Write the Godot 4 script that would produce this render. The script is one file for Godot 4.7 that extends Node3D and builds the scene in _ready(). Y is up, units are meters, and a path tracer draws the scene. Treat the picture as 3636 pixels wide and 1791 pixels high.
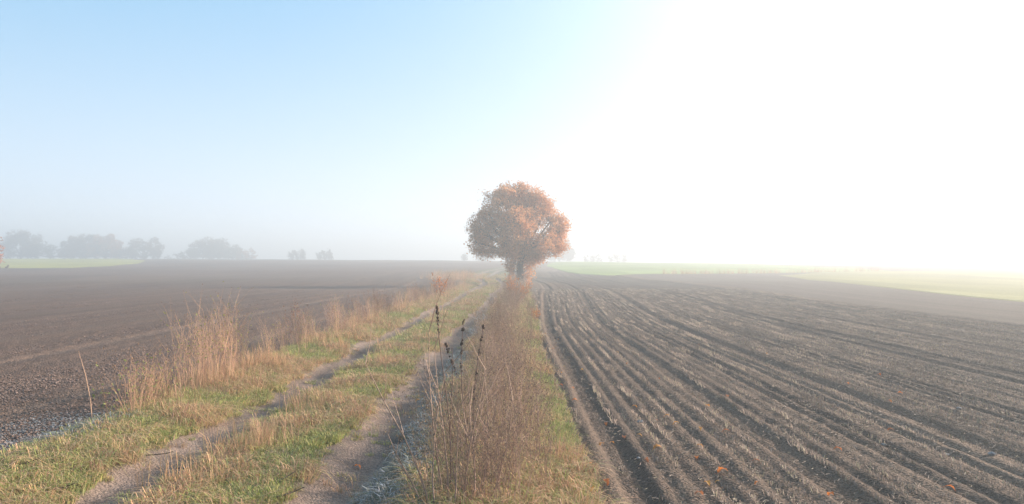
extends Node3D

# ------------------------------------------------------------------ basics
const CAM_H := 2.0
var noise_a := FastNoiseLite.new()
var noise_b := FastNoiseLite.new()
var noise_c := FastNoiseLite.new()
var taken := {}
var M := {}

func numbered(called: String) -> String:
	var n: int = taken.get(called, 0)
	taken[called] = n + 1
	return called if n == 0 else "%s_%03d" % [called, n]

func tag(o: Node, label: String, category: String, group := "", kind := "") -> Node:
	o.set_meta("label", label)
	o.set_meta("category", category)
	if group != "":
		o.set_meta("group", group)
	if kind != "":
		o.set_meta("kind", kind)
	return o

class Shape:
	var v := PackedVector3Array()
	var c := PackedColorArray()
	var i := PackedInt32Array()
	func tri(a: Vector3, b: Vector3, d: Vector3, col: Color) -> void:
		var n := v.size()
		v.append(a); v.append(b); v.append(d)
		c.append(col); c.append(col); c.append(col)
		i.append(n); i.append(n + 1); i.append(n + 2)
	func quad(a: Vector3, b: Vector3, d: Vector3, e: Vector3, col: Color) -> void:
		var n := v.size()
		v.append(a); v.append(b); v.append(d); v.append(e)
		for k in 4: c.append(col)
		i.append(n); i.append(n + 1); i.append(n + 2)
		i.append(n); i.append(n + 2); i.append(n + 3)
	func tube(pts: Array, radii: Array, sides: int, col: Color) -> void:
		var n0 := v.size()
		var m := pts.size()
		for k in m:
			var p: Vector3 = pts[k]
			var a: Vector3 = pts[maxi(k - 1, 0)]
			var b: Vector3 = pts[mini(k + 1, m - 1)]
			var t: Vector3 = (b - a).normalized()
			var s: Vector3 = t.cross(Vector3(0.31, 0.2, 0.93)).normalized()
			var u: Vector3 = t.cross(s)
			for j in sides:
				var ang := TAU * j / sides
				v.append(p + (s * cos(ang) + u * sin(ang)) * float(radii[k]))
				c.append(col)
		for k in m - 1:
			for j in sides:
				var a0 := n0 + k * sides + j
				var a1 := n0 + k * sides + (j + 1) % sides
				i.append(a0); i.append(a0 + sides); i.append(a1)
				i.append(a1); i.append(a0 + sides); i.append(a1 + sides)
	func blob(p: Vector3, r: Vector3, col: Color, rng: RandomNumberGenerator, rough := 0.25) -> void:
		# an uneven eight-to-twenty-faced lump
		var n0 := v.size()
		var rings := [[0.0, 1.0, 1], [0.72, 0.6, 5], [0.98, -0.1, 5], [0.6, -0.75, 5], [0.0, -1.0, 1]]
		var starts := []
		for ring in rings:
			starts.append(v.size())
			for j in int(ring[2]):
				var a: float = TAU * (j + 0.5 * (starts.size() % 2)) / float(ring[2])
				var f := 1.0 + rng.randf_range(-rough, rough)
				v.append(p + Vector3(cos(a) * ring[0] * r.x, ring[1] * r.y, sin(a) * ring[0] * r.z) * f)
				c.append(col)
		for j in 5:
			var q := (j + 1) % 5
			i.append(n0); i.append(starts[1] + j); i.append(starts[1] + q)
			for k in [1, 2]:
				i.append(starts[k] + j); i.append(starts[k + 1] + j); i.append(starts[k] + q)
				i.append(starts[k] + q); i.append(starts[k + 1] + j); i.append(starts[k + 1] + q)
			i.append(starts[3] + j); i.append(starts[4]); i.append(starts[3] + q)
	func mesh() -> ArrayMesh:
		var arr := []
		arr.resize(Mesh.ARRAY_MAX)
		arr[Mesh.ARRAY_VERTEX] = v
		arr[Mesh.ARRAY_COLOR] = c
		arr[Mesh.ARRAY_INDEX] = i
		var m := ArrayMesh.new()
		m.add_surface_from_arrays(Mesh.PRIMITIVE_TRIANGLES, arr)
		return m

func put(called: String, m: Mesh, mat: Material, parent: Node = null) -> MeshInstance3D:
	var o := MeshInstance3D.new()
	o.mesh = m
	o.material_override = mat
	if parent == null:
		o.name = numbered(called)
		add_child(o, true)
	else:
		o.name = called
		parent.add_child(o, true)
	return o

func base(called: String, at: Vector3, turn := 0.0) -> Node3D:
	var o := Node3D.new()
	o.name = numbered(called)
	add_child(o, true)
	o.position = at
	o.rotation.y = turn
	return o

func copy(o: Node3D, called: String) -> Node3D:
	var c: Node3D = o.duplicate()
	c.name = numbered(called)
	add_child(c, true)
	return c

func scatter(called: String, m: Mesh, mat: Material, xf: Array, cols: Array, label: String, category: String, parent: Node = null) -> void:
	if xf.is_empty():
		return
	var mm := MultiMesh.new()
	mm.transform_format = MultiMesh.TRANSFORM_3D
	mm.use_colors = true
	mm.mesh = m
	mm.instance_count = xf.size()
	for k in xf.size():
		mm.set_instance_transform(k, xf[k])
		mm.set_instance_color(k, cols[k])
	var o := MultiMeshInstance3D.new()
	o.multimesh = mm
	o.material_override = mat
	if parent == null:
		o.name = numbered(called)
		add_child(o, true)
		tag(o, label, category, "", "stuff")
	else:
		o.name = called
		o.set_meta("kind", "stuff")
		parent.add_child(o, true)

# ------------------------------------------------------------------ materials
func lin(r: float, g: float, b: float) -> Color:
	return Color(r, g, b)

func mat(rough := 0.9, back := 0.0, spec := 0.3) -> StandardMaterial3D:
	var m := StandardMaterial3D.new()
	m.vertex_color_use_as_albedo = true
	m.roughness = rough
	m.metallic_specular = spec
	m.cull_mode = BaseMaterial3D.CULL_DISABLED
	if back > 0.0:
		m.backlight_enabled = true
		m.backlight = Color(back, back, back)
	return m

func noise_tex(freq: float, seed_: int, lo: float, hi: float, octaves := 5, size := 512, kind := FastNoiseLite.TYPE_SIMPLEX_SMOOTH) -> NoiseTexture2D:
	var n := FastNoiseLite.new()
	n.noise_type = kind
	n.frequency = freq
	n.fractal_octaves = octaves
	n.seed = seed_
	var t := NoiseTexture2D.new()
	t.width = size
	t.height = size
	t.seamless = true
	t.noise = n
	var g := Gradient.new()
	g.set_color(0, Color(lo, lo, lo))
	g.set_color(1, Color(hi, hi, hi))
	t.color_ramp = g
	return t

func soil_mat(scale: float, relief: float, seed_: int, lo := 0.55) -> StandardMaterial3D:
	var m := mat(0.95, 0.0, 0.25)
	m.albedo_texture = noise_tex(0.03, seed_, lo, 1.0)
	m.uv1_triplanar = true
	m.uv1_world_triplanar = true
	m.uv1_scale = Vector3.ONE * scale
	m.heightmap_enabled = true
	m.heightmap_texture = noise_tex(0.045, seed_ + 7, 0.0, 1.0)
	m.heightmap_scale = relief
	return m

# ------------------------------------------------------------------ the lie of the land (d = metres ahead of the camera)
var bend := [[-60.0, 0.0], [20.0, 0.0], [45.0, 0.4], [76.0, 0.75], [88.0, 0.0], [100.0, -1.6], [130.0, -1.0], [190.0, 4.5], [300.0, 16.0], [1200.0, 16.0]]

func shift(d: float) -> float:
	for k in bend.size() - 1:
		if d < bend[k + 1][0]:
			var t: float = clampf((d - bend[k][0]) / (bend[k + 1][0] - bend[k][0]), 0.0, 1.0)
			t = t * t * (3.0 - 2.0 * t)
			return lerpf(bend[k][1], bend[k + 1][1], t)
	return 16.0

func land(x: float, d: float) -> float:
	var xc := clampf(x, -240.0, 240.0)
	var h := smoothstep(60.0, 300.0, d) * (2.7 - 0.0092 * xc - 0.000025 * xc * xc)
	h -= smoothstep(330.0, 800.0, d) * 7.0
	if d > 14.0:
		h += 0.16 * smoothstep(14.0, 60.0, d) * noise_c.get_noise_2d(x * 0.6, d * 0.6)
	return h

func rut_mask(u: float, d: float) -> float:
	var w := noise_a.get_noise_2d(u * 1.2, d * 0.6) * 0.22 + noise_b.get_noise_2d(u, d) * 0.2
	var a := absf(u + 3.42) + w
	var b := absf(u + 1.5) + w
	return 1.0 - smoothstep(0.28, 0.48, minf(a, b))

func profile(u: float, d: float) -> float:
	if u < -9.0 or u > 4.0:
		return 0.0
	var h := 0.11 * exp(-pow((u + 4.55) / 0.55, 2.0)) + 0.09 * exp(-pow((u + 0.35) / 0.5, 2.0)) + 0.04 * exp(-pow((u + 2.45) / 0.6, 2.0))
	h -= 0.075 * exp(-pow((u + 3.42) / 0.34, 4.0)) + 0.075 * exp(-pow((u + 1.5) / 0.34, 4.0))
	return h

func ground_h(x: float, d: float) -> float:
	var u := x - shift(d)
	var h := land(x, d) + profile(u, d)
	if u < -4.9:
		var f := smoothstep(4.9, 5.6, -u)
		var amp := 0.03 + 0.02 * noise_c.get_noise_2d(u * 4.0, d * 0.3)
		h += f * (amp * noise_b.get_noise_2d(u * 1.5, d * 1.1) + 0.02 * noise_a.get_noise_2d(u * 1.6, d * 0.1))
		h -= f * 0.045 * (exp(-pow((u + 6.75) / 0.25, 4.0)) + exp(-pow((u + 10.3) / 0.25, 4.0)) + exp(-pow((u + 17.0) / 0.3, 4.0)))
	elif u > 0.5:
		var f2 := smoothstep(0.5, 0.7, u)
		h += f2 * (0.016 * noise_b.get_noise_2d(u * 1.4, d * 0.8) + 0.05 * row_ridge(u, d))
		h -= f2 * 0.06 * track_gap(row_of(u, d))
	else:
		h += 0.02 * noise_b.get_noise_2d(x, d)
	return h

func row_ridge(u: float, d: float) -> float:
	# long low ridges left by drill and wheels, running along the rows
	if u > 17.0:
		return 0.0
	var q := (row_of(u, d) + 0.04 * noise_a.get_noise_2d(u, d * 0.12)) / 0.225
	var n := floorf(q)
	var f := q - n - 0.5
	var depth := clampf(0.55 + 1.1 * noise_a.get_noise_2d(n * 7.3, d * 0.03), 0.0, 1.2)
	return -depth * exp(-pow(f / 0.23, 2.0))

func row_of(u: float, d: float) -> float:
	# the rows swing away from the weedy strip towards the headland
	return u - 1.5 * smoothstep(24.0, 66.0, d) * clampf(u / 3.0, 0.0, 1.0)

func track_gap(u: float) -> float:
	# wheel marks pressed into the stubble
	var g := 0.0
	for w in [1.12, 2.95, 5.3, 8.65, 9.15, 11.6, 14.2]:
		g = maxf(g, exp(-pow((u - w) / 0.14, 4.0)))
	return g

func steps(from: float, to: float, first: float, ratio: float) -> PackedFloat32Array:
	var a := PackedFloat32Array()
	var p := from
	var s := first
	var dir := signf(to - from)
	while (to - p) * dir > 0.0:
		a.append(p)
		p += s * dir
		s *= ratio
	a.append(to)
	return a

func sheet(us: PackedFloat32Array, ds: PackedFloat32Array, paint: Callable, lift := 0.0) -> ArrayMesh:
	var nu := us.size()
	var nd := ds.size()
	var v := PackedVector3Array()
	var c := PackedColorArray()
	var n := PackedVector3Array()
	v.resize(nu * nd)
	c.resize(nu * nd)
	n.resize(nu * nd)
	for j in nd:
		var d := ds[j]
		var s := shift(d)
		for k in nu:
			var x := us[k] + s
			v[j * nu + k] = Vector3(x, ground_h(x, d) + lift, -d)
			c[j * nu + k] = paint.call(us[k], d)
	for j in nd:
		for k in nu:
			var a := v[j * nu + mini(k + 1, nu - 1)] - v[j * nu + maxi(k - 1, 0)]
			var b := v[mini(j + 1, nd - 1) * nu + k] - v[maxi(j - 1, 0) * nu + k]
			var q := a.cross(b).normalized()
			n[j * nu + k] = q if q.y > 0 else -q
	var ix := PackedInt32Array()
	ix.resize((nu - 1) * (nd - 1) * 6)
	var t := 0
	var flip := us[1] < us[0]
	for j in nd - 1:
		for k in nu - 1:
			var a := j * nu + k
			var b := a + nu
			var l := [a, b, a + 1, a + 1, b, b + 1] if not flip else [a, a + 1, b, a + 1, b + 1, b]
			for q in 6:
				ix[t] = l[q]
				t += 1
	var arr := []
	arr.resize(Mesh.ARRAY_MAX)
	arr[Mesh.ARRAY_VERTEX] = v
	arr[Mesh.ARRAY_COLOR] = c
	arr[Mesh.ARRAY_NORMAL] = n
	arr[Mesh.ARRAY_INDEX] = ix
	var m := ArrayMesh.new()
	m.add_surface_from_arrays(Mesh.PRIMITIVE_TRIANGLES, arr)
	return m

func mixc(a: Color, b: Color, t: float) -> Color:
	return a.lerp(b, clampf(t, 0.0, 1.0))

func paint_left(u: float, d: float) -> Color:
	var c := lin(0.295, 0.185, 0.135)
	var streak := noise_a.get_noise_2d(u * 2.6, d * 0.035) * 0.55 + noise_c.get_noise_2d(u * 1.2, d * 0.5) * 0.35
	c = mixc(c, lin(0.20, 0.13, 0.10), 0.5 + 1.2 * streak)
	var marks := 0.6 * exp(-pow((u + 13.2) / 0.25, 4.0)) + 0.6 * exp(-pow((u + 26.0) / 0.4, 4.0)) + 0.6 * exp(-pow((u + 28.0) / 0.4, 4.0)) + 0.6 * exp(-pow((u + 38.0) / 0.5, 4.0)) + exp(-pow((u + 6.75) / 0.3, 4.0)) + 0.9 * exp(-pow((u + 10.3) / 0.3, 4.0)) + 0.5 * exp(-pow((u + 17.0) / 0.4, 4.0)) + 0.5 * exp(-pow((u + 19.0) / 0.4, 4.0))
	c = mixc(c, lin(0.32, 0.225, 0.175), 0.45 * marks)
	if d > 90.0 and u > -9.0:
		c = mixc(c, lin(0.17, 0.12, 0.09), 0.4)
	return c

func paint_right(u0: float, d: float) -> Color:
	var u := row_of(u0, d)
	var c := lin(0.18, 0.125, 0.098)
	var streak := noise_a.get_noise_2d(u * 2.6, d * 0.012)
	c = mixc(c, lin(0.33, 0.225, 0.165), 0.42 + 0.9 * streak + 0.3 * noise_b.get_noise_2d(u, d * 0.3))
	if u > 16.5:
		c = lin(0.21, 0.155, 0.127) * (1.0 + 0.4 * streak)
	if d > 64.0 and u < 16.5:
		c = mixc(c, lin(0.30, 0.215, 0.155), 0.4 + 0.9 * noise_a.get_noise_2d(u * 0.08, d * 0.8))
	return c

func paint_track(u: float, d: float) -> Color:
	var dirt := lin(0.36, 0.255, 0.205)
	dirt = mixc(dirt, lin(0.21, 0.15, 0.125), 0.4 + 0.8 * noise_a.get_noise_2d(u * 3.0, d * 0.7) + 0.7 * noise_b.get_noise_2d(u * 1.3, d * 1.3))
	var turf := mixc(lin(0.15, 0.115, 0.06), lin(0.13, 0.14, 0.05), 0.5 + noise_a.get_noise_2d(u + 40.0, d))
	return mixc(turf, dirt, rut_mask(u, d))

# ------------------------------------------------------------------ plants, each mesh shared by its copies
func blade(s: Shape, root: Vector3, dir: Vector3, h: float, w: float, droop: float, col: Color) -> void:
	var side := Vector3(-dir.z, 0.0, dir.x) * w * 0.5
	var p1 := root + Vector3(0, h * 0.5, 0) + dir * h * 0.18 * droop
	var p2 := root + Vector3(0, h * (0.86 - 0.25 * droop), 0) + dir * h * 0.5 * droop
	var p3 := root + Vector3(0, h * (1.0 - 0.55 * droop), 0) + dir * h * 0.85 * droop
	s.quad(root - side, root + side, p1 + side * 0.8, p1 - side * 0.8, col)
	s.quad(p1 - side * 0.8, p1 + side * 0.8, p2 + side * 0.5, p2 - side * 0.5, col)
	s.tri(p2 - side * 0.5, p2 + side * 0.5, p3, col)

func tuft(seed_: int, n: int, spread: float, h0: float, h1: float, w: float, droop0: float, droop1: float, cols: Array) -> ArrayMesh:
	var rng := RandomNumberGenerator.new()
	rng.seed = seed_
	var s := Shape.new()
	for k in n:
		var a := rng.randf() * TAU
		var r := sqrt(rng.randf()) * spread
		var b := a + rng.randf_range(-0.9, 0.9)
		var col: Color = cols[rng.randi() % cols.size()]
		col = col * rng.randf_range(0.75, 1.2)
		blade(s, Vector3(cos(a) * r, -0.015, sin(a) * r), Vector3(cos(b), 0, sin(b)), rng.randf_range(h0, h1), w * rng.randf_range(0.7, 1.3), rng.randf_range(droop0, droop1), col)
	return s.mesh()

func twig(s: Shape, p: Vector3, dir: Vector3, length: float, r: float, col: Color, rng: RandomNumberGenerator, depth: int, tips: Array) -> void:
	var pts := [p]
	var rad := [r]
	var q := p
	var d := dir
	var n := 4 if depth > 0 else 3
	for k in n:
		d = (d + Vector3(rng.randf_range(-0.13, 0.13), rng.randf_range(-0.02, 0.1), rng.randf_range(-0.13, 0.13))).normalized()
		q = q + d * length / n
		pts.append(q)
		rad.append(r * (1.0 - 0.7 * (k + 1) / n))
		if depth > 0 and k >= 1:
			for j in rng.randi_range(1, 2):
				var a := rng.randf() * TAU
				var side := (d * 0.9 + Vector3(cos(a), 0.25, sin(a)) * rng.randf_range(0.5, 0.9)).normalized()
				twig(s, q, side, length * rng.randf_range(0.22, 0.42), r * 0.5, col, rng, depth - 1, tips)
	s.tube(pts, rad, 4 if r > 0.004 else 3, col)
	tips.append([q, d])

func weed(seed_: int, stems: int, h: float, splay: float, r: float, stem_col: Color, head_col: Color, head: float, leaf_col: Color, leaves: int, depth := 1, leaf_size := 1.0) -> Array:
	# returns [stem mesh, seed head mesh, leaf mesh]
	var rng := RandomNumberGenerator.new()
	rng.seed = seed_
	var s := Shape.new()
	var hs := Shape.new()
	var ls := Shape.new()
	for k in stems:
		var a := rng.randf() * TAU
		var rr := rng.randf() * 0.09
		var lean := rng.randf_range(0.1, 1.0) * splay
		var tips := []
		var length := h * rng.randf_range(0.62, 1.05)
		var root := Vector3(cos(a) * rr, -0.06, sin(a) * rr)
		twig(s, root, Vector3(cos(a) * lean, 1.0, sin(a) * lean).normalized(), length, r * rng.randf_range(0.7, 1.2), stem_col * rng.randf_range(0.75, 1.25), rng, depth, tips)
		for t in tips:
			if head > 0.0 and rng.randf() < 0.8:
				hs.blob(t[0], Vector3(head, head * rng.randf_range(1.0, 2.2), head) * rng.randf_range(0.6, 1.2), head_col * rng.randf_range(0.7, 1.3), rng)
			for j in leaves:
				if rng.randf() < 0.6:
					var p: Vector3 = t[0] - t[1] * rng.randf() * 0.3
					leaf(ls, p + Vector3(rng.randf_range(-1, 1), rng.randf_range(-1, 1), rng.randf_range(-1, 1)) * 0.03, rng.randf_range(0.014, 0.028) * leaf_size, leaf_col * rng.randf_range(0.7, 1.3), rng)
	return [s.mesh(), hs.mesh() if hs.v.size() else null, ls.mesh() if ls.v.size() else null]

func leaf(s: Shape, p: Vector3, r: float, col: Color, rng: RandomNumberGenerator) -> void:
	var a := Vector3(rng.randf_range(-1, 1), rng.randf_range(-1, 1), rng.randf_range(-1, 1)).normalized()
	var b := a.cross(Vector3(rng.randf_range(-1, 1), rng.randf_range(-1, 1), rng.randf_range(-1, 1))).normalized()
	s.quad(p - a * r, p + b * r * 0.55, p + a * r, p - b * r * 0.55 + a.cross(b) * r * 0.3, col)

func plant(called: String, parts: Array, at: Vector3, turn: float, size: float, label: String, category: String, group: String) -> Node3D:
	var o := base(called, at, turn)
	o.scale = Vector3.ONE * size
	put("stems", parts[0], M.twig, o).set_meta("kind", "stuff")
	if parts[1] != null:
		put("seed_heads", parts[1], M.head, o).set_meta("kind", "stuff")
	if parts[2] != null:
		put("leaves", parts[2], M.leaf, o).set_meta("kind", "stuff")
	tag(o, label, category, group)
	return o

func at(u: float, d: float, lift := 0.0) -> Vector3:
	var x := u + shift(d)
	return Vector3(x, ground_h(x, d) + lift, -d)

# ------------------------------------------------------------------ trees
func tree(called: String, pos: Vector3, lobes: Array, clusters: int, per: int, leaf_r: float, cluster_r: float, trunk_r: float, trunk_top: float, bark: Color, tones: Array, seed_: int, label: String, category: String, group := "", skirt := 0) -> Node3D:
	var rng := RandomNumberGenerator.new()
	rng.seed = seed_
	var o := base(called, pos)
	var wood := Shape.new()
	var tk := Shape.new()
	var crown := Shape.new()
	var mid := Vector3(rng.randf_range(-0.12, 0.12), trunk_top * 0.5, rng.randf_range(-0.1, 0.1))
	var top := Vector3(rng.randf_range(-0.15, 0.15), trunk_top, rng.randf_range(-0.1, 0.1))
	tk.tube([Vector3(0, -0.3, 0), Vector3(0, 0.1, 0), mid, top], [trunk_r * 1.5, trunk_r * 1.1, trunk_r * 0.9, trunk_r * 0.75], 9, bark)
	var total := 0.0
	for l in lobes:
		total += pow(l[1], 2.0)
	for l in lobes:
		var lc: Vector3 = l[0]
		var lr: float = l[1]
		var k1 := top.lerp(lc, 0.45) + Vector3(0, -0.06 * lc.y, 0) + Vector3(rng.randf_range(-1, 1), rng.randf_range(-1, 1), rng.randf_range(-1, 1)) * lr * 0.15
		wood.tube([top - Vector3(0, trunk_r, 0), k1, lc], [trunk_r * 0.55, trunk_r * 0.36, trunk_r * 0.14], 5, bark)
		var m := int(ceil(clusters * pow(lr, 2.0) / total))
		for k in m:
			var dir := Vector3(rng.randfn(), rng.randfn(), rng.randfn()).normalized()
			var rad := lr * pow(rng.randf(), 0.38) * rng.randf_range(0.8, 1.12)
			var cc := lc + dir * rad
			if k % 2 == 0:
				wood.tube([lc, lc.lerp(cc, 0.5) + Vector3(0, 0.06 * lr, 0), cc], [trunk_r * 0.1, trunk_r * 0.07, trunk_r * 0.03], 3, bark)
			var tone: Color = tones[rng.randi() % tones.size()]
			for j in per:
				var p := cc + Vector3(rng.randfn(), rng.randfn() * 0.8, rng.randfn()) * cluster_r * 0.55
				leaf(crown, p, leaf_r * rng.randf_range(0.6, 1.3), tone * rng.randf_range(0.75, 1.25), rng)
	for k in skirt:
		var a := rng.randf() * TAU
		var y := rng.randf_range(0.3, trunk_top * 1.05)
		var r := rng.randf_range(0.35, 1.35) * lerpf(0.8, 1.2, y / trunk_top)
		var cc := Vector3(cos(a) * r, y, sin(a) * r)
		if cc.z > -0.2 and absf(cc.x) < 0.5:
			cc.x += 0.6 * signf(cc.x)
		wood.tube([Vector3(0, maxf(y - 0.5, 0.1), 0), cc], [0.03, 0.01], 3, bark)
		var tone: Color = tones[rng.randi() % tones.size()]
		for j in per:
			leaf(crown, cc + Vector3(rng.randfn(), rng.randfn(), rng.randfn()) * cluster_r * 0.5, leaf_r * rng.randf_range(0.6, 1.3), tone * rng.randf_range(0.75, 1.25), rng)
	var trunk := put("trunk", tk.mesh(), M.bark, o)
	put("limbs", wood.mesh(), M.bark, trunk)
	put("crown", crown.mesh(), M.leaf, o)
	tag(o, label, category, group)
	return o

func far_tree(called: String, x: float, d: float, h: float, w: float, tones: Array, seed_: int, label: String, category: String, trunk_share: float, dense: float, group := "") -> void:
	var rng := RandomNumberGenerator.new()
	rng.seed = seed_
	h = h * (1.18 if d > 300.0 else 1.0) + (0.9 if d > 300.0 else 0.0)
	w *= 1.15
	var lobes := []
	var low := h * trunk_share
	var n := 9
	for k in n:
		var t := float(k) / (n - 1)
		var yy := lerpf(low + (h - low) * 0.22, h - (h - low) * 0.2, pow(t, 0.9))
		var reach := w * 0.5 * sqrt(maxf(0.02, 1.0 - pow((yy - low - (h - low) * 0.35) / ((h - low) * 0.66), 2.0)))
		var r := (h - low) * rng.randf_range(0.2, 0.29)
		var a := k * 2.4 + rng.randf_range(-0.4, 0.4)
		lobes.append([Vector3(cos(a) * maxf(reach - r * 0.8, 0.0), yy, sin(a) * maxf(reach - r * 0.8, 0.0)), r])
	lobes.append([Vector3(0, low + (h - low) * 0.5, 0), (h - low) * 0.34])
	for e in [-0.55, 0.0, 0.55]:
		lobes.append([Vector3(e * w * 0.45, h * 0.2, 0), h * 0.19])
	for e in [-1.0, 1.0]:
		lobes.append([Vector3(e * w * 0.33, low + (h - low) * rng.randf_range(0.2, 0.34), 0), (h - low) * 0.26])
	var pos := Vector3(x, land(x, d) - 0.05, -d)
	tree(called, pos, lobes, int(260 * dense), 18, clampf(h * 0.03, 0.09, 0.36), h * 0.07, h * 0.03, maxf(low, h * 0.12), lin(0.06, 0.05, 0.045), tones, seed_ + 5, label, category, group)

# ------------------------------------------------------------------ scene
func _ready() -> void:
	# camera
	var cam := Camera3D.new()
	cam.name = "camera"
	cam.fov = 34.8
	cam.near = 0.1
	cam.far = 4000.0
	add_child(cam)
	cam.position = Vector3(0, CAM_H, 0)
	cam.rotation_degrees = Vector3(0.79, 0, 0)
	cam.current = true
	# sky, haze, sun
	var sky_mat := ProceduralSkyMaterial.new()
	sky_mat.sky_top_color = Color(0.20, 0.475, 0.63)
	sky_mat.sky_horizon_color = Color(0.72, 0.75, 0.775)
	sky_mat.sky_curve = 0.15
	sky_mat.ground_bottom_color = Color(0.35, 0.32, 0.3)
	sky_mat.ground_horizon_color = Color(0.7, 0.72, 0.74)
	sky_mat.sun_angle_max = 108.0
	sky_mat.sun_curve = 0.46
	var sky := Sky.new()
	sky.sky_material = sky_mat
	var env := Environment.new()
	env.background_mode = Environment.BG_SKY
	env.sky = sky
	env.tonemap_mode = Environment.TONE_MAPPER_LINEAR
	env.tonemap_exposure = 2.35
	env.volumetric_fog_enabled = true
	env.volumetric_fog_density = 0.0045
	env.volumetric_fog_albedo = Color(0.985, 0.99, 1.0)
	env.volumetric_fog_anisotropy = 0.42
	env.volumetric_fog_length = 600.0
	env.sdfgi_enabled = true
	env.ssao_enabled = true
	env.ssil_enabled = true
	var we := WorldEnvironment.new()
	we.name = "environment"
	we.environment = env
	add_child(we)
	var sun := DirectionalLight3D.new()
	sun.name = "sun"
	sun.light_energy = 1.6
	sun.light_color = Color(1.0, 0.955, 0.89)
	sun.light_angular_distance = 0.6
	sun.shadow_enabled = true
	add_child(sun)
	var az := deg_to_rad(70.0)
	var el := deg_to_rad(18.5)
	sun.look_at_from_position(Vector3(sin(az) * cos(el), sin(el), -cos(az) * cos(el)) * 50.0, Vector3.ZERO)

	noise_a.seed = 11
	noise_a.frequency = 0.5
	noise_a.fractal_octaves = 3
	noise_b.seed = 23
	noise_b.frequency = 2.2
	noise_b.fractal_octaves = 3
	noise_c.seed = 37
	noise_c.frequency = 0.045
	noise_c.fractal_octaves = 2
	M.soil = soil_mat(0.9, 4.0, 3, 0.5)
	M.soil_right = soil_mat(1.1, 3.0, 31, 0.45)
	M.path = soil_mat(1.3, 1.6, 61, 0.62)
	M.crop = soil_mat(0.25, 4.0, 91, 0.7)
	M.grass = mat(0.75, 0.7, 0.35)
	M.straw = mat(0.7, 0.35, 0.35)
	M.twig = mat(0.85, 0.0, 0.3)
	M.head = mat(0.95, 0.0, 0.2)
	M.leaf = mat(0.65, 0.95, 0.35)
	M.bark = mat(0.95, 0.0, 0.2)
	M.clod = mat(0.95, 0.0, 0.2)

	build_ground()
	build_far_trees()
	build_oak()
	build_weeds()
	build_grass()
	build_stubble()
	build_small_things()

func ground_part(called: String, m: Mesh, material: Material, label: String) -> void:
	var o := put(called, m, material)
	o.set_meta("kind", "structure")
	o.set_meta("label", label)
	o.set_meta("category", "field" if called.contains("field") else "ground")

func build_ground() -> void:
	var ds := steps(-30.0, 5.0, 1.0, 1.0)
	ds.resize(ds.size() - 1)
	var far := steps(5.0, 1000.0, 0.045, 1.0082)
	ds.append_array(far)
	var left_us := steps(-5.2, -12.0, 0.06, 1.0)
	left_us.resize(left_us.size() - 1)
	left_us.append_array(steps(-12.0, -700.0, 0.07, 1.03))
	var right_us := steps(0.65, 16.5, 0.04, 1.0)
	right_us.resize(right_us.size() - 1)
	right_us.append_array(steps(16.5, 700.0, 0.07, 1.03))
	ground_part("farm_track", sheet(steps(-5.2, 0.65, 0.05, 1.0), ds, paint_track), M.path, "sandy farm track with two worn ruts between grass verges")
	ground_part("bare_field", sheet(left_us, ds, paint_left), M.soil, "dark brown harrowed field beside the farm track")
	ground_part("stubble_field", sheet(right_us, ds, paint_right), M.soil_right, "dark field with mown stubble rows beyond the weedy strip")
	# sown fields, the young crop standing 12 to 15 cm above the soil
	crop("sown_field", [[-330.0, 148.0], [-97.0, 150.0], [-84.0, 152.0], [-86.0, 172.0], [-92.0, 198.0], [-105.0, 230.0], [-125.0, 262.0], [-150.0, 320.0], [-330.0, 320.0]], lin(0.42, 0.39, 0.10), "yellow green sown field below the row of hazy trees")
	crop("sown_field", [[8.0, 185.0], [8.6, 160.0], [9.0, 135.0], [9.8, 118.0], [13.0, 111.0], [20.0, 118.0], [35.0, 126.0], [68.0, 145.0], [75.0, 175.0], [70.0, 230.0], [72.0, 310.0], [25.0, 318.0], [15.0, 260.0], [10.0, 215.0]], lin(0.27, 0.34, 0.10), "pale green sown field with a rounded end behind the oak")
	crop("sown_field", [[26.5, 38.0], [31.0, 70.0], [36.0, 108.0], [50.0, 132.0], [69.0, 143.0], [330.0, 190.0], [330.0, 38.0]], lin(0.33, 0.29, 0.12), "yellowish grass field far beyond the stubble and bare soil")

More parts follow.
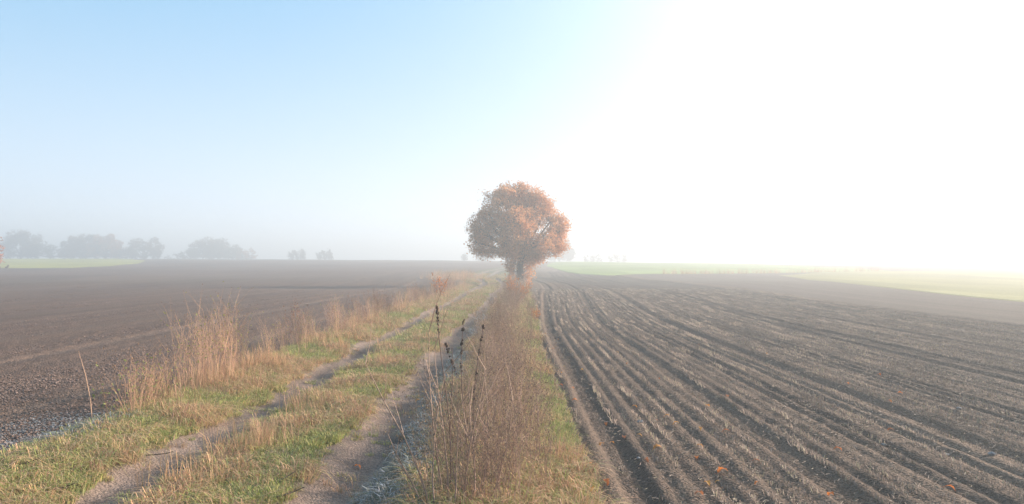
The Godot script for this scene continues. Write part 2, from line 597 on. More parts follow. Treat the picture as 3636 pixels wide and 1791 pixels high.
func crop(called: String, poly: Array, col: Color, label: String) -> void:
	var pts := PackedVector2Array()
	for p in poly:
		pts.append(Vector2(p[0], p[1]))
	# laid on the land as a grid clipped to the outline
	var lo := pts[0]
	var hi := pts[0]
	for p in pts:
		lo = lo.min(p)
		hi = hi.max(p)
	var s := Shape.new()
	var step := 5.0
	var y := lo.y
	while y < hi.y:
		var x := lo.x
		while x < hi.x:
			var cell := PackedVector2Array([Vector2(x, y), Vector2(x + step, y), Vector2(x + step, y + step), Vector2(x, y + step)])
			for part in Geometry2D.intersect_polygons(cell, pts):
				var ids := Geometry2D.triangulate_polygon(part)
				for k in range(0, ids.size(), 3):
					var q := []
					for j in 3:
						var a: Vector2 = part[ids[k + j]]
						q.append(Vector3(a.x, land(a.x, a.y) + 0.05, -a.y))
					var tone := 0.85 + 0.3 * (0.5 + noise_c.get_noise_2d(x * 2.0, y * 0.6))
					s.tri(q[0], q[1], q[2], col * tone)
			x += step
		y += step
	var centre := (lo + hi) * 0.5
	for k in pts.size():
		var a := pts[k]
		var b := pts[(k + 1) % pts.size()]
		var n := int(ceil(a.distance_to(b) / 5.0))
		for j in n:
			var p := a.lerp(b, float(j) / n)
			var r := a.lerp(b, float(j + 1) / n)
			var p3 := Vector3(p.x, land(p.x, p.y) + 0.05, -p.y)
			var r3 := Vector3(r.x, land(r.x, r.y) + 0.05, -r.y)
			var po := (p - centre).normalized() * 1.2
			var ro := (r - centre).normalized() * 1.2
			s.quad(p3, r3, r3 + Vector3(ro.x, -0.3, -ro.y), p3 + Vector3(po.x, -0.3, -po.y), col)
	ground_part(called, s.mesh(), M.crop, label)

func build_far_trees() -> void:
	var grey := [lin(0.14, 0.11, 0.09), lin(0.17, 0.12, 0.08), lin(0.12, 0.11, 0.08)]
	var olive := [lin(0.13, 0.13, 0.07), lin(0.11, 0.11, 0.07), lin(0.15, 0.12, 0.07)]
	var rust := [lin(0.36, 0.17, 0.07), lin(0.28, 0.14, 0.07), lin(0.2, 0.13, 0.08)]
	# x, d, height, width, tones, trunk share, density, label
	var rows := [
		[-213.8, 350.0, 10.6, 16.0, grey, 0.14, 1.6, "broad round bare-limbed tree, the tallest of the hazy tree row"],
		[-200.0, 348.0, 6.2, 19.0, olive, 0.02, 1.4, "low wide olive thicket between two tall hazy trees"],
		[-192.0, 352.0, 5.0, 12.0, grey, 0.02, 1.0, "low grey thicket at the foot of the tall hazy tree"],
		[-186.0, 350.0, 9.2, 13.5, grey, 0.1, 1.6, "tall grey tree with a domed top next to a rust-tinged tree"],
		[-177.0, 350.0, 8.8, 14.0, rust, 0.08, 1.5, "rust-tinged tree with a peaked top in the hazy row"],
		[-168.0, 350.0, 3.8, 7.0, grey, 0.02, 0.7, "small grey bush beside the rust-tinged tree"],
		[-160.0, 350.0, 7.6, 14.0, grey, 0.06, 1.5, "lone dome-shaped tree with a rusty flank at the field corner"],
		[-148.0, 356.0, 2.2, 10.0, grey, 0.02, 0.6, "long low hedge linking the dome-shaped tree and the copse"],
		[-141.0, 352.0, 3.8, 8.0, olive, 0.02, 0.8, "low olive bush joining the long hedge to the hazy copse"],
		[-136.0, 354.0, 7.6, 11.0, grey, 0.05, 1.4, "tallest tree of the hazy copse"],
		[-129.5, 354.0, 7.2, 10.0, grey, 0.05, 1.3, "rounded tree in the middle of the hazy copse"],
		[-123.0, 354.0, 4.9, 8.5, olive, 0.02, 1.0, "middling bush on the falling side of the copse"],
		[-117.0, 354.0, 3.9, 8.0, rust, 0.02, 0.9, "low rust-tinged bush at the open end of the copse"],
		[-93.5, 350.0, 3.5, 7.0, grey, 0.03, 1.0, "round grey bush standing alone on the crest, the paler of two"],
		[-81.5, 350.0, 3.3, 7.0, grey, 0.02, 1.2, "round grey bush standing alone on the crest, the darker of two"],
		[-20.5, 345.0, 2.3, 2.4, olive, 0.02, 0.5, "tiny upright bush on the skyline between the round crest bushes and the oak"],
		[-13.5, 345.0, 1.3, 2.2, grey, 0.02, 0.4, "smallest scrubby bush on the skyline beside the oak"],
		[-11.4, 340.0, 8.0, 7.0, grey, 0.5, 0.7, "slender tall-trunked tree on the crest behind the oak"],
		[20.5, 345.0, 8.6, 11.0, grey, 0.06, 1.7, "dome-shaped hazy tree half hidden by the oak crown"],
		[35.0, 350.0, 2.6, 8.0, grey, 0.02, 0.8, "flat-topped bush on the skyline above the pale green field"],
		[46.0, 350.0, 3.0, 8.0, grey, 0.02, 0.8, "pointed bush on the skyline above the pale green field"],
	]
	for k in rows.size():
		var r: Array = rows[k]
		far_tree("hazy_tree" if r[2] > 6.5 else "hazy_bush", r[0], r[1], r[2], r[3], r[4], 400 + k * 13, r[7], "tree" if r[2] > 6.5 else "bush", r[5], r[6])
	far_tree("orange_tree", -99.2, 150.0, 7.2, 6.0, [lin(0.5, 0.17, 0.05), lin(0.42, 0.15, 0.05)], 911, "orange-leaved tree beside the yellow green field, closer than the hazy row", "tree", 0.1, 1.4)
	far_tree("field_bush", -96.0, 146.5, 0.9, 7.0, [lin(0.2, 0.12, 0.08), lin(0.24, 0.13, 0.07)], 917, "low reddish bush in front of the yellow green field", "bush", 0.02, 0.7)

func build_oak() -> void:
	# lobes as [centre above the foot, radius], crown 9.5 m wide and 9.3 m tall
	var lobes := []
	for l in [[1820, 700, 50, 0.0], [1765, 728, 52, 0.9], [1893, 735, 56, -0.6], [1955, 785, 48, 0.5], [1978, 842, 38, -0.7], [1930, 862, 50, 1.2], [1850, 790, 78, 0.0], [1850, 800, 70, 1.9], [1840, 800, 70, -1.9], [1750, 800, 62, -0.6], [1705, 825, 38, 0.4], [1722, 868, 36, -0.6], [1795, 868, 52, 1.0], [1885, 885, 42, -0.7], [1845, 730, 55, -1.4], [1690, 860, 24, 0.2], [1996, 815, 24, 0.3], [1800, 680, 30, 0.8], [1905, 695, 26, 0.2], [1852, 672, 24, -0.4], [1730, 752, 26, 0.3], [1988, 776, 22, 0.0], [1800, 900, 36, 0.6], [1893, 912, 34, 0.4], [1850, 890, 44, 0.0], [1745, 885, 30, 0.0], [1850, 900, 40, -1.2], [1965, 880, 34, 0.2], [1842, 665, 22, 0.2], [1940, 738, 42, 0.0], [1692, 800, 30, 0.0], [1992, 868, 28, 0.3], [1700, 895, 26, 0.2], [1718, 772, 30, 0.0], [1782, 690, 34, -0.3], [1915, 900, 36, 0.5], [2000, 800, 24, 0.0], [1880, 690, 38, 0.3]]:
		lobes.append([Vector3((l[0] - 1848) / 38.6, (1008 - l[1]) / 38.6, l[3]), l[2] / 38.6])
	var d := 74.0
	tree("oak_tree", Vector3(0.78, ground_h(0.78, d), -d), lobes, 1500, 38, 0.085, 0.42, 0.34, 3.0, lin(0.05, 0.045, 0.04), [lin(0.64, 0.285, 0.11), lin(0.56, 0.25, 0.10), lin(0.68, 0.34, 0.14), lin(0.48, 0.25, 0.12)], 77, "orange-brown autumn oak with a round crown beside the farm track", "tree", "", 80)

func strip_label(d: float) -> String:
	if d < 9.0:
		return "grey-brown twiggy dead weed around the dark-headed seed stalks"
	if d < 16.0:
		return "dead twiggy weed rising beside the frosted grass past the seed stalks"
	if d < 30.0:
		return "dead twiggy weed in the strip past the frosted grass"
	if d < 48.0:
		return "dead brown weed close to the orange-leaved shrubs of the strip"
	return "hazy dead weed in the strip near the foot of the oak"

func build_weeds() -> void:
	var rng := RandomNumberGenerator.new()
	rng.seed = 5150
	var brown := lin(0.29, 0.185, 0.145)
	var straw := lin(0.48, 0.285, 0.185)
	var dark := lin(0.07, 0.05, 0.04)
	# shared meshes
	var thicket := []
	for k in 5:
		thicket.append(weed(100 + k, 10, 1.1, 0.55, 0.0036, brown, lin(0.16, 0.11, 0.085), 0.0045, lin(0.30, 0.21, 0.13), 1, 2, 0.7))
	var tall := []
	for k in 4:
		tall.append(weed(200 + k, 11, 1.25, 0.2, 0.0036, straw, lin(0.26, 0.15, 0.10), 0.006, lin(0.28, 0.26, 0.09), 1))
	var low := []
	for k in 3:
		low.append(weed(300 + k, 9, 0.7, 0.45, 0.004, lin(0.38, 0.22, 0.14), lin(0.3, 0.18, 0.11), 0.006, lin(0.26, 0.27, 0.09), 1))
	var bramble := []
	for k in 3:
		bramble.append(weed(350 + k, 20, 0.95, 0.5, 0.004, lin(0.30, 0.20, 0.165), lin(0.22, 0.14, 0.115), 0.006, lin(0.26, 0.14, 0.09), 2))
	var rusty := weed(390, 9, 0.95, 0.4, 0.006, lin(0.12, 0.08, 0.06), dark, 0.0, lin(0.52, 0.20, 0.06), 7, 1, 2.2)
	var pale := weed(395, 26, 0.8, 0.6, 0.006, lin(0.62, 0.46, 0.36), lin(0.66, 0.5, 0.4), 0.014, straw, 0)
	# the weedy strip between track and stubble
	for k in 205:
		var t := pow(rng.randf(), 1.5)
		var d := 6.3 + t * 62.0
		var w := lerpf(0.52, 0.75, clampf(d / 40.0, 0, 1))
		var u := -0.24 + clampf(rng.randfn() * 0.5, -1.1, 1.1) * w
		plant("dead_weed", thicket[rng.randi() % 5], at(u, d), rng.randf() * TAU, rng.randf_range(0.4, 0.88), strip_label(d), "weed", "dead weeds in the strip between track and stubble")
	# the tall straw-coloured stand on the outer verge
	for p in [[-4.85, 12.9], [-4.6, 12.6], [-5.0, 12.4], [-4.75, 12.3], [-4.9, 12.7], [-4.55, 12.2], [-4.65, 12.9], [-4.75, 13.6], [-4.45, 12.7], [-4.85, 13.3], [-5.1, 12.5], [-4.7, 12.1], [-4.95, 13.0], [-4.6, 13.2]]:
		plant("tall_weed", tall[rng.randi() % 4], at(p[0], p[1]), rng.randf() * TAU, rng.randf_range(0.6, 1.0), "tall straw-coloured weed in the dense stand beside the bare field", "weed", "tall weeds in the stand beside the bare field")
	for k in 90:
		var d := 14.0 + 55.0 * pow(rng.randf(), 1.3)
		plant("tall_weed", tall[rng.randi() % 4], at(rng.randf_range(-5.2, -4.35), d), rng.randf() * TAU, rng.randf_range(0.4, 0.75), "slim straw-coloured weed along the verge past the dense stand", "weed", "slim weeds along the outer verge")
	for k in 16:
		var d := 9.7 + 2.0 * rng.randf()
		plant("low_weed", low[rng.randi() % 3], at(rng.randf_range(-5.15, -4.6), d), rng.randf() * TAU, rng.randf_range(0.6, 1.1), "low splayed reddish weed on the grassy bank before the dense stand", "weed", "low weeds on the grassy bank")
	for k in 40:
		var d := 17.0 + 42.0 * rng.randf()
		plant("bramble_bush", bramble[rng.randi() % 3], at(rng.randf_range(-5.3, -4.5), d), rng.randf() * TAU, rng.randf_range(0.5, 1.0), "tangled purple-brown bramble on the verge along the bare field", "bush", "brambles along the bare field")
	# single plants that stand out
	plant("oak_sapling", rusty, at(-4.3, 44.0), 0.4, 1.15, "small sapling with orange leaves on the verge by the bare field", "sapling", "")
	for p in [[0.05, 40.0, 0.85], [-0.4, 43.0, 0.95], [0.4, 47.0, 0.9], [-0.5, 52.0, 1.0]]:
		plant("leafy_shrub", rusty, at(p[0], p[1]), rng.randf() * TAU, p[2], "shrub with orange leaves in the weedy strip before the oak", "shrub", "orange-leaved shrubs before the oak")
	plant("leafy_shrub", rusty, at(0.75, 27.0), 2.0, 0.5, "sprig of orange leaves leaning over the stubble edge", "shrub", "")
	plant("pale_grass_tuft", pale, at(0.15, 55.0), 1.0, 1.15, "pale fluffy dry tuft at the foot of the oak", "tuft", "")
	# stems with dark seed heads, close by
	var heads := [[-0.52, 6.75, 1.62, "tallest dark-headed seed stalk rising over the track"], [-0.42, 7.1, 1.46, "dark-headed seed stalk with a fat tip beside its slimmer twin"], [-0.34, 6.95, 1.42, "slim dark-headed seed stalk with evenly spaced whorls"], [-0.47, 6.9, 1.25, "short seed stalk whose dark heads droop to one side"]]
	for k in heads.size():
		var h: Array = heads[k]
		var o := base("seed_stalk", at(h[0], h[1]), 0.0)
		var s := Shape.new()
		var r2 := RandomNumberGenerator.new()
		r2.seed = 640 + k
		var lean := [-0.05, 0.0, 0.05, -0.06][k] as float
		var pts := []
		var rad := []
		for j in 9:
			var f := j / 8.0
			pts.append(Vector3(lean * f * h[2] + 0.03 * sin(f * 5.0 + k), f * h[2] - 0.06, 0.02 * cos(f * 4.0)))
			rad.append(lerpf(0.007, 0.0025, f))
		s.tube(pts, rad, 5, lin(0.15, 0.095, 0.075))
		put("stem", s.mesh(), M.twig, o)
		var n := [5, 6, 9, 6][k] as int
		for j in n:
			var f: float = 1.0 - (j + r2.randf_range(-0.3, 0.3) * float(j > 0)) * [0.03, 0.06, 0.065, 0.035][k]
			var idx := clampi(int(f * 8.0), 0, 7)
			var p: Vector3 = pts[idx].lerp(pts[idx + 1], f * 8.0 - idx)
			if k == 3:
				p += Vector3(-0.05 + 0.015 * j, 0.01, 0)
			var hs := Shape.new()
			var big := lerpf(0.013, 0.007, float(j) / n) * r2.randf_range(0.7, 1.3)
			for q in 5:
				var a := q * TAU / 5 + j
				hs.blob(p + Vector3(cos(a) * 0.008, r2.randf_range(-0.024, 0.018), sin(a) * 0.008), Vector3(big * 0.62, big, big * 0.62), dark * r2.randf_range(0.9, 1.8), r2, 0.4)
			put("seed_head", hs.mesh(), M.head, o)
		tag(o, h[3], "seed stalk")
	# long bare switches fanning out of the strip
	var sw := [[-0.62, 6.35, 1.35, -0.24, 0.02], [-0.6, 6.3, 1.15, -0.17, 0.03], [-0.5, 6.4, 1.3, -0.05, 0.0], [-0.38, 6.3, 1.2, 0.02, 0.0], [-0.3, 6.45, 1.0, 0.1, 0.0], [-0.55, 6.6, 1.45, -0.12, 0.0], [-0.2, 6.5, 0.95, 0.3, 0.0], [-0.45, 6.25, 0.9, 0.08, 0.02], [-0.7, 6.5, 0.7, -0.35, 0.0], [-0.25, 6.9, 1.0, 0.2, 0.0]]
	for k in sw.size():
		var e: Array = sw[k]
		var s := Shape.new()
		var r2 := RandomNumberGenerator.new()
		r2.seed = 720 + k
		var tips := []
		twig(s, Vector3(0, -0.06, 0), Vector3(e[3], 1.0, e[4]).normalized(), e[2], 0.008, lin(0.30, 0.205, 0.16), r2, 1, tips)
		var o := put("bare_switch", s.mesh(), M.twig)
		o.position = at(e[0], e[1])
		tag(o, "long bare brown switch springing from the foot of the weedy strip", "switch", "bare switches in the weedy strip")
	# one upright stalk at the frosty corner of the bank
	var st := Shape.new()
	st.tube([Vector3(0.05, -0.05, 0), Vector3(0.02, 0.3, 0), Vector3(-0.04, 0.6, 0), Vector3(-0.13, 0.9, 0)], [0.009, 0.008, 0.006, 0.002], 5, lin(0.42, 0.26, 0.18))
	var so := put("bare_stalk", st.mesh(), M.twig)
	so.position = at(-5.2, 9.9)
	tag(so, "single pale upright stalk at the edge of the frosted soil", "stalk")

func build_grass() -> void:
	var rng := RandomNumberGenerator.new()
	rng.seed = 808
	var green := [lin(0.31, 0.32, 0.10), lin(0.37, 0.36, 0.12), lin(0.25, 0.28, 0.09), lin(0.42, 0.34, 0.16)]
	var mixed := [lin(0.40, 0.36, 0.14), lin(0.29, 0.30, 0.10), lin(0.54, 0.36, 0.21), lin(0.47, 0.31, 0.18)]
	var dry := [lin(0.60, 0.36, 0.22), lin(0.54, 0.31, 0.185), lin(0.44, 0.255, 0.16), lin(0.36, 0.29, 0.14)]
	var frost := [lin(0.32, 0.315, 0.32), lin(0.23, 0.23, 0.23), lin(0.39, 0.385, 0.39), lin(0.13, 0.15, 0.11), lin(0.19, 0.17, 0.13)]
	var kinds := {
		"green": [], "mixed": [], "dry": [], "tall": [], "frost": [], "flat": []
	}
	for k in 4:
		kinds.green.append(tuft(10 + k, 46, 0.10, 0.04, 0.12, 0.008, 0.3, 1.1, green))
		kinds.mixed.append(tuft(20 + k, 50, 0.11, 0.04, 0.12, 0.008, 0.4, 1.3, mixed))
		kinds.dry.append(tuft(30 + k, 40, 0.11, 0.06, 0.2, 0.006, 0.3, 1.5, dry))
		kinds.tall.append(tuft(40 + k, 20, 0.09, 0.16, 0.5, 0.0045, 0.1, 0.95, dry))
		kinds.frost.append(tuft(50 + k, 46, 0.11, 0.06, 0.16, 0.008, 0.9, 1.7, frost))
		kinds.flat.append(tuft(60 + k, 30, 0.16, 0.08, 0.26, 0.007, 1.2, 1.8, dry + mixed))
	var xf := {}
	var cs := {}
	for k in kinds:
		xf[k] = [[], [], [], []]
		cs[k] = [[], [], [], []]
	var place := func(kind: String, u: float, d: float, size: float) -> void:
		var v := rng.randi() % 4
		var p := at(u, d)
		var b := Basis(Vector3.UP, rng.randf() * TAU).scaled(Vector3(size, size * rng.randf_range(0.75, 1.25), size))
		xf[kind][v].append(Transform3D(b, p))
		var f := rng.randf_range(0.8, 1.15)
		cs[kind][v].append(Color(f * rng.randf_range(0.92, 1.08), f, f * rng.randf_range(0.85, 1.1)))
	var total := 0
	var d := 4.5
	while d < 120.0:
		var step := 0.055 * maxf(1.0, d / 9.0)
		var across := 0.055 * maxf(1.0, d / 14.0)
		var size := clampf(d / 16.0, 1.0, 1.7)
		var u := -5.05
		while u < 0.68:
			var uu := u + rng.randf_range(-0.5, 0.5) * across
			var dd := d + rng.randf_range(-0.5, 0.5) * step
			var bare := rut_mask(uu, dd)
			var patch := noise_a.get_noise_2d(uu * 1.3 + 50.0, dd * 0.8)
			var patch2 := noise_a.get_noise_2d(uu * 0.9 - 80.0, dd * 0.5)
			var keep := 0.9 * (1.0 - bare) + (0.05 if dd < 15.0 else 0.01)
			if bare > 0.15:
				keep *= 0.6
			if uu > 0.6:
				keep *= 0.45
			if patch2 < -0.28:
				keep *= 0.5
			if dd > 60.0:
				keep *= 0.8
			if rng.randf() < keep:
				var kind := "mixed"
				var outer := smoothstep(-4.2, -4.7, uu)
				var r := rng.randf()
				if uu > -1.22 and uu < -0.82 and dd < 30.0 and noise_a.get_noise_2d(uu + 9.0, dd * 0.35) > -0.25:
					kind = "frost"
				elif uu < -4.7 and dd < 9.9 and dd > 8.6:
					kind = "frost" if r < 0.6 else "green"
				elif uu > 0.3:
					kind = "green" if patch > -0.12 and r < 0.75 else ("dry" if r < 0.25 else ("flat" if r < 0.4 else "mixed"))
				elif uu > -0.82:
					kind = "dry" if r < 0.12 else ("flat" if r < 0.6 else "mixed")
					if rng.randf() < 0.45:
						u += across
						continue
				elif uu < -4.1 and dd < 9.4:
					kind = "green" if r < 0.5 else ("mixed" if r < 0.85 else "flat")
				elif patch > 0.02:
					kind = "green" if r < 0.25 + 1.1 * patch else "mixed"
				elif patch < -0.16:
					kind = "dry" if r < 0.55 else "flat"
				else:
					kind = "mixed" if r < 0.5 else ("green" if r < 0.68 else "flat")
				if kind == "dry" and (outer > 0.5 and rng.randf() < 0.2 or patch < -0.3 and rng.randf() < 0.15) and dd > 7.0:
					kind = "tall"
				if dd > 45.0 and kind == "green" and r < 0.5:
					kind = "mixed"
				place.call(kind, uu, dd, size * rng.randf_range(0.65, 1.25) * (0.6 if bare > 0.15 else 1.0))
				total += 1
			u += across
		d += step
	# stands of tall dry grass
	for c in [[-4.6, 15.0, 0.5, 40], [-4.8, 14.2, 0.4, 26], [-4.75, 12.7, 1.0, 70], [-4.65, 11.0, 0.6, 10], [-4.6, 19.0, 1.0, 30], [-4.7, 24.0, 2.0, 50], [-4.7, 32.0, 4.0, 80], [-2.75, 8.6, 0.5, 24], [-2.9, 7.2, 0.35, 12], [-2.6, 10.8, 0.6, 20], [-4.6, 46.0, 7.0, 110], [-4.6, 62.0, 8.0, 110], [-0.3, 55.0, 12.0, 50]]:
		for k in int(c[3]):
			place.call("tall", c[0] + rng.randfn() * 0.2, c[1] + rng.randfn() * 0.5 * c[2], rng.randf_range(0.6, 1.1))
	# pale reed bed where the track bends
	for k in 260:
		place.call("tall", -6.2 + rng.randfn() * 1.5, 96.0 + rng.randfn() * 5.0, rng.randf_range(1.8, 2.8))
	# reeds along the ditch below the pale green field
	for k in 240:
		var t := rng.randf()
		place.call("tall", lerpf(22.0, 64.0, t) - shift(130.0), lerpf(116.0, 141.0, t) + rng.randfn() * 0.6, rng.randf_range(1.6, 2.8))
	var names := {"green": ["green_grass", "short fresh green grass on the track's verges", "grass"], "mixed": ["verge_grass", "yellowing short grass on the track's verges and middle strip", "grass"], "dry": ["dry_grass", "straw-coloured dry grass on the verges", "grass"], "tall": ["tall_dry_grass", "tall straw-coloured dry grass standing along the verges", "grass"], "frost": ["frosted_grass", "white frosted grass lying in the strip's shade", "grass"], "flat": ["flattened_grass", "flattened withered grass lying on the verges", "grass"]}
	for k in kinds:
		var o := Node3D.new()
		o.name = numbered(names[k][0])
		add_child(o, true)
		tag(o, names[k][1], names[k][2], "", "stuff")
		for v in 4:
			scatter("blades", kinds[k][v], M.grass, xf[k][v], cs[k][v], "", "", o)
	print("grass tufts ", total)

func build_stubble() -> void:
	var rng := RandomNumberGenerator.new()
	rng.seed = 4242
	var tones := [lin(0.34, 0.25, 0.20), lin(0.28, 0.205, 0.17), lin(0.40, 0.285, 0.22), lin(0.34, 0.28, 0.18)]
	var rows := []
	for k in 8:
		var s := Shape.new()
		var z := 0.0
		while z < 1.0:
			for j in rng.randi_range(2, 5):
				var p := Vector3(rng.randfn() * 0.014, -0.02, -z - rng.randf() * 0.045)
				var q := p + Vector3(rng.randfn() * 0.018, rng.randf_range(0.03, 0.075), rng.randfn() * 0.018)
				s.tube([p, q], [0.0036, 0.003], 3, tones[rng.randi() % 4] * rng.randf_range(0.75, 1.2))
			z += rng.randf_range(0.04, 0.10)
		rows.append(s.mesh())
	var litter := []
	for k in 6:
		var s := Shape.new()
		for j in 70:
			var a := rng.randfn() * 0.8 + PI / 2.0
			var p := Vector3(rng.randf_range(-0.5, 0.5), rng.randf_range(0.004, 0.022), rng.randf_range(-0.5, 0.5))
			var l := rng.randf_range(0.02, 0.07)
			var q := p + Vector3(cos(a) * l, rng.randf_range(-0.012, 0.02), sin(a) * l)
			s.tube([p, q], [0.003, 0.0025], 3, tones[rng.randi() % 4] * rng.randf_range(0.4, 0.68))
		litter.append(s.mesh())
	var rx := []
	var rc := []
	var lx := []
	var lc := []
	for k in 8:
		rx.append([]); rc.append([])
	for k in 6:
		lx.append([]); lc.append([])
	var u := 0.71
	var n := 0
	while u < 16.0:
		var gap := track_gap(u)
		var d := maxf(4.0, (u - 4.0) / 0.66)
		while d < 63.0:
			var strong := 0.5 + 0.6 * noise_a.get_noise_2d(u * 2.6, d * 0.012) + 0.6 * noise_a.get_noise_2d(u * 2.0 + 70.0, d * 0.3)
			if gap < 0.4 and rng.randf() < strong:
				var v := rng.randi() % 8
				var b := Basis(Vector3.UP, 0.0 if rng.randf() < 0.5 else PI)
				var x0 := u + rng.randfn() * 0.012
				x0 += x0 - row_of(x0, d)
				var p := at(x0, d)
				var p2 := at(x0, d + 1.0)
				if b.z.z < 0.0:
					p = p2
				var dir := (at(x0, d + 1.0) - at(x0, d)).normalized()
				var bb := Basis(Vector3.UP.cross(-dir).normalized(), Vector3.UP, -dir)
				if b.z.z < 0.0:
					bb = Basis(-bb.x, bb.y, -bb.z)
				rx[v].append(Transform3D(bb.scaled(Vector3.ONE).scaled_local(Vector3(1.0, rng.randf_range(0.75, 1.2), 1.0)), p))
				var f := rng.randf_range(0.8, 1.15)
				rc[v].append(Color(f, f, f))
				n += 1
			if int(u / 0.15) % 2 == 0 and rng.randf() < (0.75 if gap < 0.5 else 0.15):
				var v2 := rng.randi() % 6
				var dd := d + rng.randf_range(-0.5, 0.5)
				lx[v2].append(Transform3D(Basis(Vector3.UP, rng.randf_range(-0.4, 0.4) + (0.0 if rng.randf() < 0.5 else PI)), at(u + rng.randf_range(-0.2, 0.2), dd, 0.004)))
				lc[v2].append(Color(1, 1, 1))
			d += 1.0
		u += 0.15
	var o := Node3D.new()
	o.name = numbered("stubble")
	add_child(o, true)
	tag(o, "rows of short cut straw stubble across the dark field", "stubble", "", "stuff")
	for k in 8:
		scatter("stubble_rows", rows[k], M.straw, rx[k], rc[k], "", "", o)
	var o2 := Node3D.new()
	o2.name = numbered("straw_litter")
	add_child(o2, true)
	tag(o2, "loose straw lying between the stubble rows", "straw", "", "stuff")
	for k in 6:
		scatter("loose_straw", litter[k], M.straw, lx[k], lc[k], "", "", o2)
	print("stubble ", n)
	# clods on the bare field
	var lumps := []
	for k in 5:
		var s := Shape.new()
		for j in 14:
			var r := rng.randf_range(0.005, 0.018)
			s.blob(Vector3(rng.randf_range(-0.25, 0.25), r * 0.3, rng.randf_range(-0.25, 0.25)), Vector3(r, r * 0.6, r), lin(0.195, 0.135, 0.112) * rng.randf_range(0.65, 1.2), rng, 0.3)
		lumps.append(s.mesh())
	var cx := [[], [], [], [], []]
	var cc := [[], [], [], [], []]
	var fx := [[], [], [], [], []]
	var fc := [[], [], [], [], []]
	for k in 16600:
		var d2 := 7.0 + 60.0 * pow(rng.randf(), 1.7)
		var uu := -5.05 - rng.randf() * maxf(0.5, 0.68 * d2 - 3.0)
		if k > 15000:
			d2 = rng.randf_range(7.0, 10.9)
			uu = rng.randf_range(-6.5, -5.0)
		var band := noise_c.get_noise_2d(uu * 6.0, d2 * 0.8)
		if rng.randf() > 0.24 + 1.2 * band - 0.4 * smoothstep(25.0, 60.0, d2) or absf(uu + 6.75) < 0.25 or absf(uu + 10.3) < 0.25:
			continue
		var v := rng.randi() % 5
		var xform := Transform3D(Basis(Vector3.UP, rng.randf() * TAU).scaled(Vector3.ONE * rng.randf_range(0.6, 1.5) * clampf(d2 / 30.0, 1.0, 1.3)), at(uu, d2))
		if Vector2((uu + 5.5) / 1.0, (d2 - 8.9) / 2.0).length() + 0.5 * noise_a.get_noise_2d(uu * 2.0, d2 * 2.0) < 1.0 and rng.randf() < 0.8:
			xform = xform.scaled_local(Vector3(1.0, 0.7, 1.0) * 0.75)
			fx[v].append(xform)
			var w := rng.randf_range(0.9, 1.7)
			fc[v].append(Color(w, w * 1.35, w * 1.6))
		else:
			cx[v].append(xform)
			var w2 := rng.randf_range(0.8, 1.15)
			cc[v].append(Color(w2, w2, w2))
	var o3 := Node3D.new()
	o3.name = numbered("soil_clods")
	add_child(o3, true)
	tag(o3, "crumbled brown clods strewn over the bare field", "clods", "", "stuff")
	var o4 := Node3D.new()
	o4.name = numbered("frosted_clods")
	add_child(o4, true)
	tag(o4, "frost-whitened clods in the shade at the bare field's near corner", "clods", "", "stuff")
	for k in 5:
		scatter("clods", lumps[k], M.clod, cx[k], cc[k], "", "", o3)
		scatter("clods", lumps[k], M.clod, fx[k], fc[k], "", "", o4)

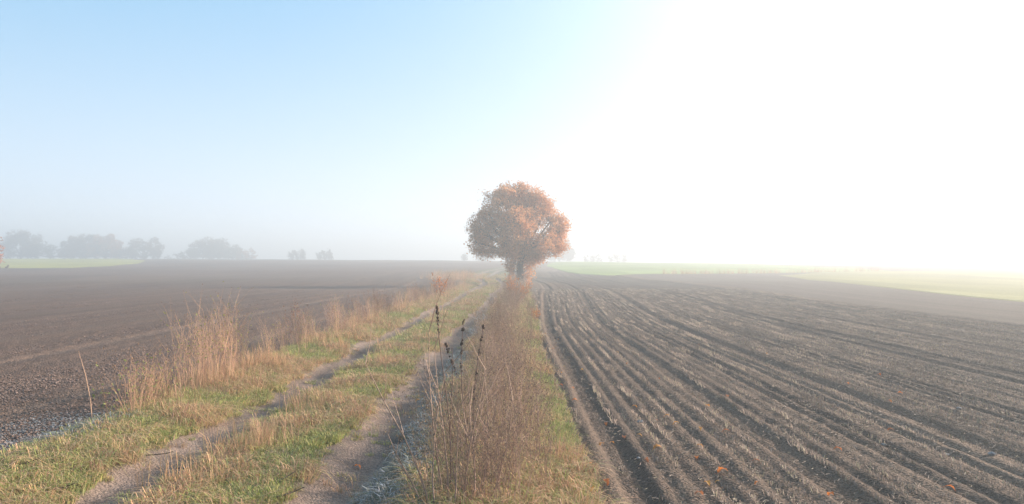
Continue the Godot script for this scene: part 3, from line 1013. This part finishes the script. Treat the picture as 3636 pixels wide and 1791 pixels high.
func build_small_things() -> void:
	var rng := RandomNumberGenerator.new()
	rng.seed = 99
	# fallen oak leaves: lobed, curled
	var lm := []
	for k in 5:
		var s := Shape.new()
		var col: Color = [lin(0.55, 0.17, 0.04), lin(0.5, 0.22, 0.06), lin(0.42, 0.13, 0.04), lin(0.56, 0.27, 0.07), lin(0.34, 0.13, 0.06)][k]
		var l := 0.055
		var prev := [Vector3(-l, 0.0, 0), Vector3(-l, 0.0, 0)]
		for j in 7:
			var f := (j + 1) / 7.0
			var w := 0.03 * sin(pow(f, 0.8) * PI) * (1.0 if j % 2 == 0 else 0.62) + 0.002
			var y := 0.028 * sin(f * PI) + 0.006
			var a := Vector3(-l + 2.0 * l * f, y + w * 0.5, w)
			var b := Vector3(-l + 2.0 * l * f, y + w * 0.3, -w)
			var mid := Vector3(a.x, y, 0)
			var pm: Vector3 = (prev[0] + prev[1]) * 0.5
			pm.y = 0.028 * sin(j / 7.0 * PI) + 0.006
			s.quad(prev[0], a, mid, pm, col)
			s.quad(pm, mid, b, prev[1], col * 0.92)
			prev = [a, b]
		s.tube([Vector3(-l - 0.03, 0.004, 0), Vector3(-l, 0.006, 0)], [0.0012, 0.0015], 3, col * 0.7)
		lm.append(s.mesh())
	var spots := [[2.0, 7.65, 1.5], [1.55, 8.6, 1.3], [3.45, 8.55, 1.2], [2.25, 9.6, 1.0], [1.6, 6.9, 1.2], [2.75, 6.95, 1.1], [0.75, 7.9, 1.3], [0.85, 7.3, 1.2], [0.7, 7.05, 1.3], [1.35, 8.1, 1.0], [1.2, 10.3, 0.9], [2.0, 10.4, 1.0], [4.6, 9.8, 1.0], [6.2, 8.6, 1.1], [3.2, 12.0, 1.1], [0.9, 11.6, 1.0], [1.7, 11.2, 1.0], [0.8, 13.2, 1.0], [1.3, 15.0, 1.1], [2.3, 16.0, 1.0], [-1.55, 8.1, 1.0], [-1.4, 12.0, 1.2], [-2.3, 7.3, 1.2], [-1.3, 16.0, 1.1], [-0.95, 9.7, 1.0], [1.9, 8.3, 1.0], [1.0, 9.0, 1.0], [3.9, 7.2, 1.2], [1.75, 7.25, 1.0], [2.45, 8.1, 0.9]]
	for k in 26:
		spots.append([0.75 + absf(rng.randfn()) * 2.6, 6.7 + rng.randf() * 15.0, rng.randf_range(0.6, 1.1)])
	for k in spots.size():
		var p: Array = spots[k]
		var o := put("fallen_leaf", lm[k % 5], M.leaf)
		o.position = at(p[0], p[1], 0.012)
		o.rotation = Vector3(rng.randf_range(-0.35, 0.35), rng.randf() * TAU, rng.randf_range(-0.35, 0.35))
		o.scale = Vector3.ONE * float(p[2]) * 0.8
		if p[0] < 0.6:
			tag(o, "orange fallen oak leaf lying on the farm track", "leaf", "fallen leaves on the track")
		else:
			tag(o, "orange fallen oak leaf lying among the stubble", "leaf", "fallen leaves among the stubble")
	# stones in the stubble
	var stones := [[5.0, 8.4, 0.05], [4.6, 8.55, 0.045], [4.15, 9.0, 0.04], [1.3, 8.3, 0.03], [7.0, 9.3, 0.05], [1.62, 10.2, 0.05], [5.4, 8.1, 0.04], [6.1, 11.0, 0.05]]
	for p in stones:
		var s := Shape.new()
		s.blob(Vector3.ZERO, Vector3(p[2] * 1.0, p[2] * 0.45, p[2] * 0.75), lin(0.22, 0.205, 0.2), rng, 0.22)
		var o := put("stone", s.mesh(), M.clod)
		o.position = at(p[0], p[1], p[2] * 0.3)
		o.rotation.y = rng.randf() * TAU
		tag(o, "grey stone lying in the stubble field", "stone", "stones in the stubble field")
	# sticks on verge and track
	for p in [[-4.55, 7.1, 0.26, 0.25], [-4.5, 7.45, 0.24, 0.3], [-3.9, 6.9, 0.3, 0.2], [-2.6, 7.6, 0.35, 0.8], [-3.2, 7.9, 0.3, -0.6], [-2.05, 7.2, 0.3, 1.0], [-1.9, 6.8, 0.3, 0.5], [-3.7, 8.4, 0.4, -0.2], [-1.0, 8.4, 0.5, 0.45]]:
		var s := Shape.new()
		var l: float = p[2]
		s.tube([Vector3(-l * 0.5, 0, 0), Vector3(-l * 0.1, 0.015, 0.012), Vector3(l * 0.25, 0.03, -0.008), Vector3(l * 0.5, 0.06, 0.01)], [0.007, 0.006, 0.005, 0.003], 5, lin(0.07, 0.052, 0.042))
		var o := put("stick", s.mesh(), M.twig)
		o.position = at(p[0], p[1], 0.03)
		o.rotation.y = p[3]
		tag(o, "dark broken stick lying in the grass of the track", "stick", "sticks lying on the track")
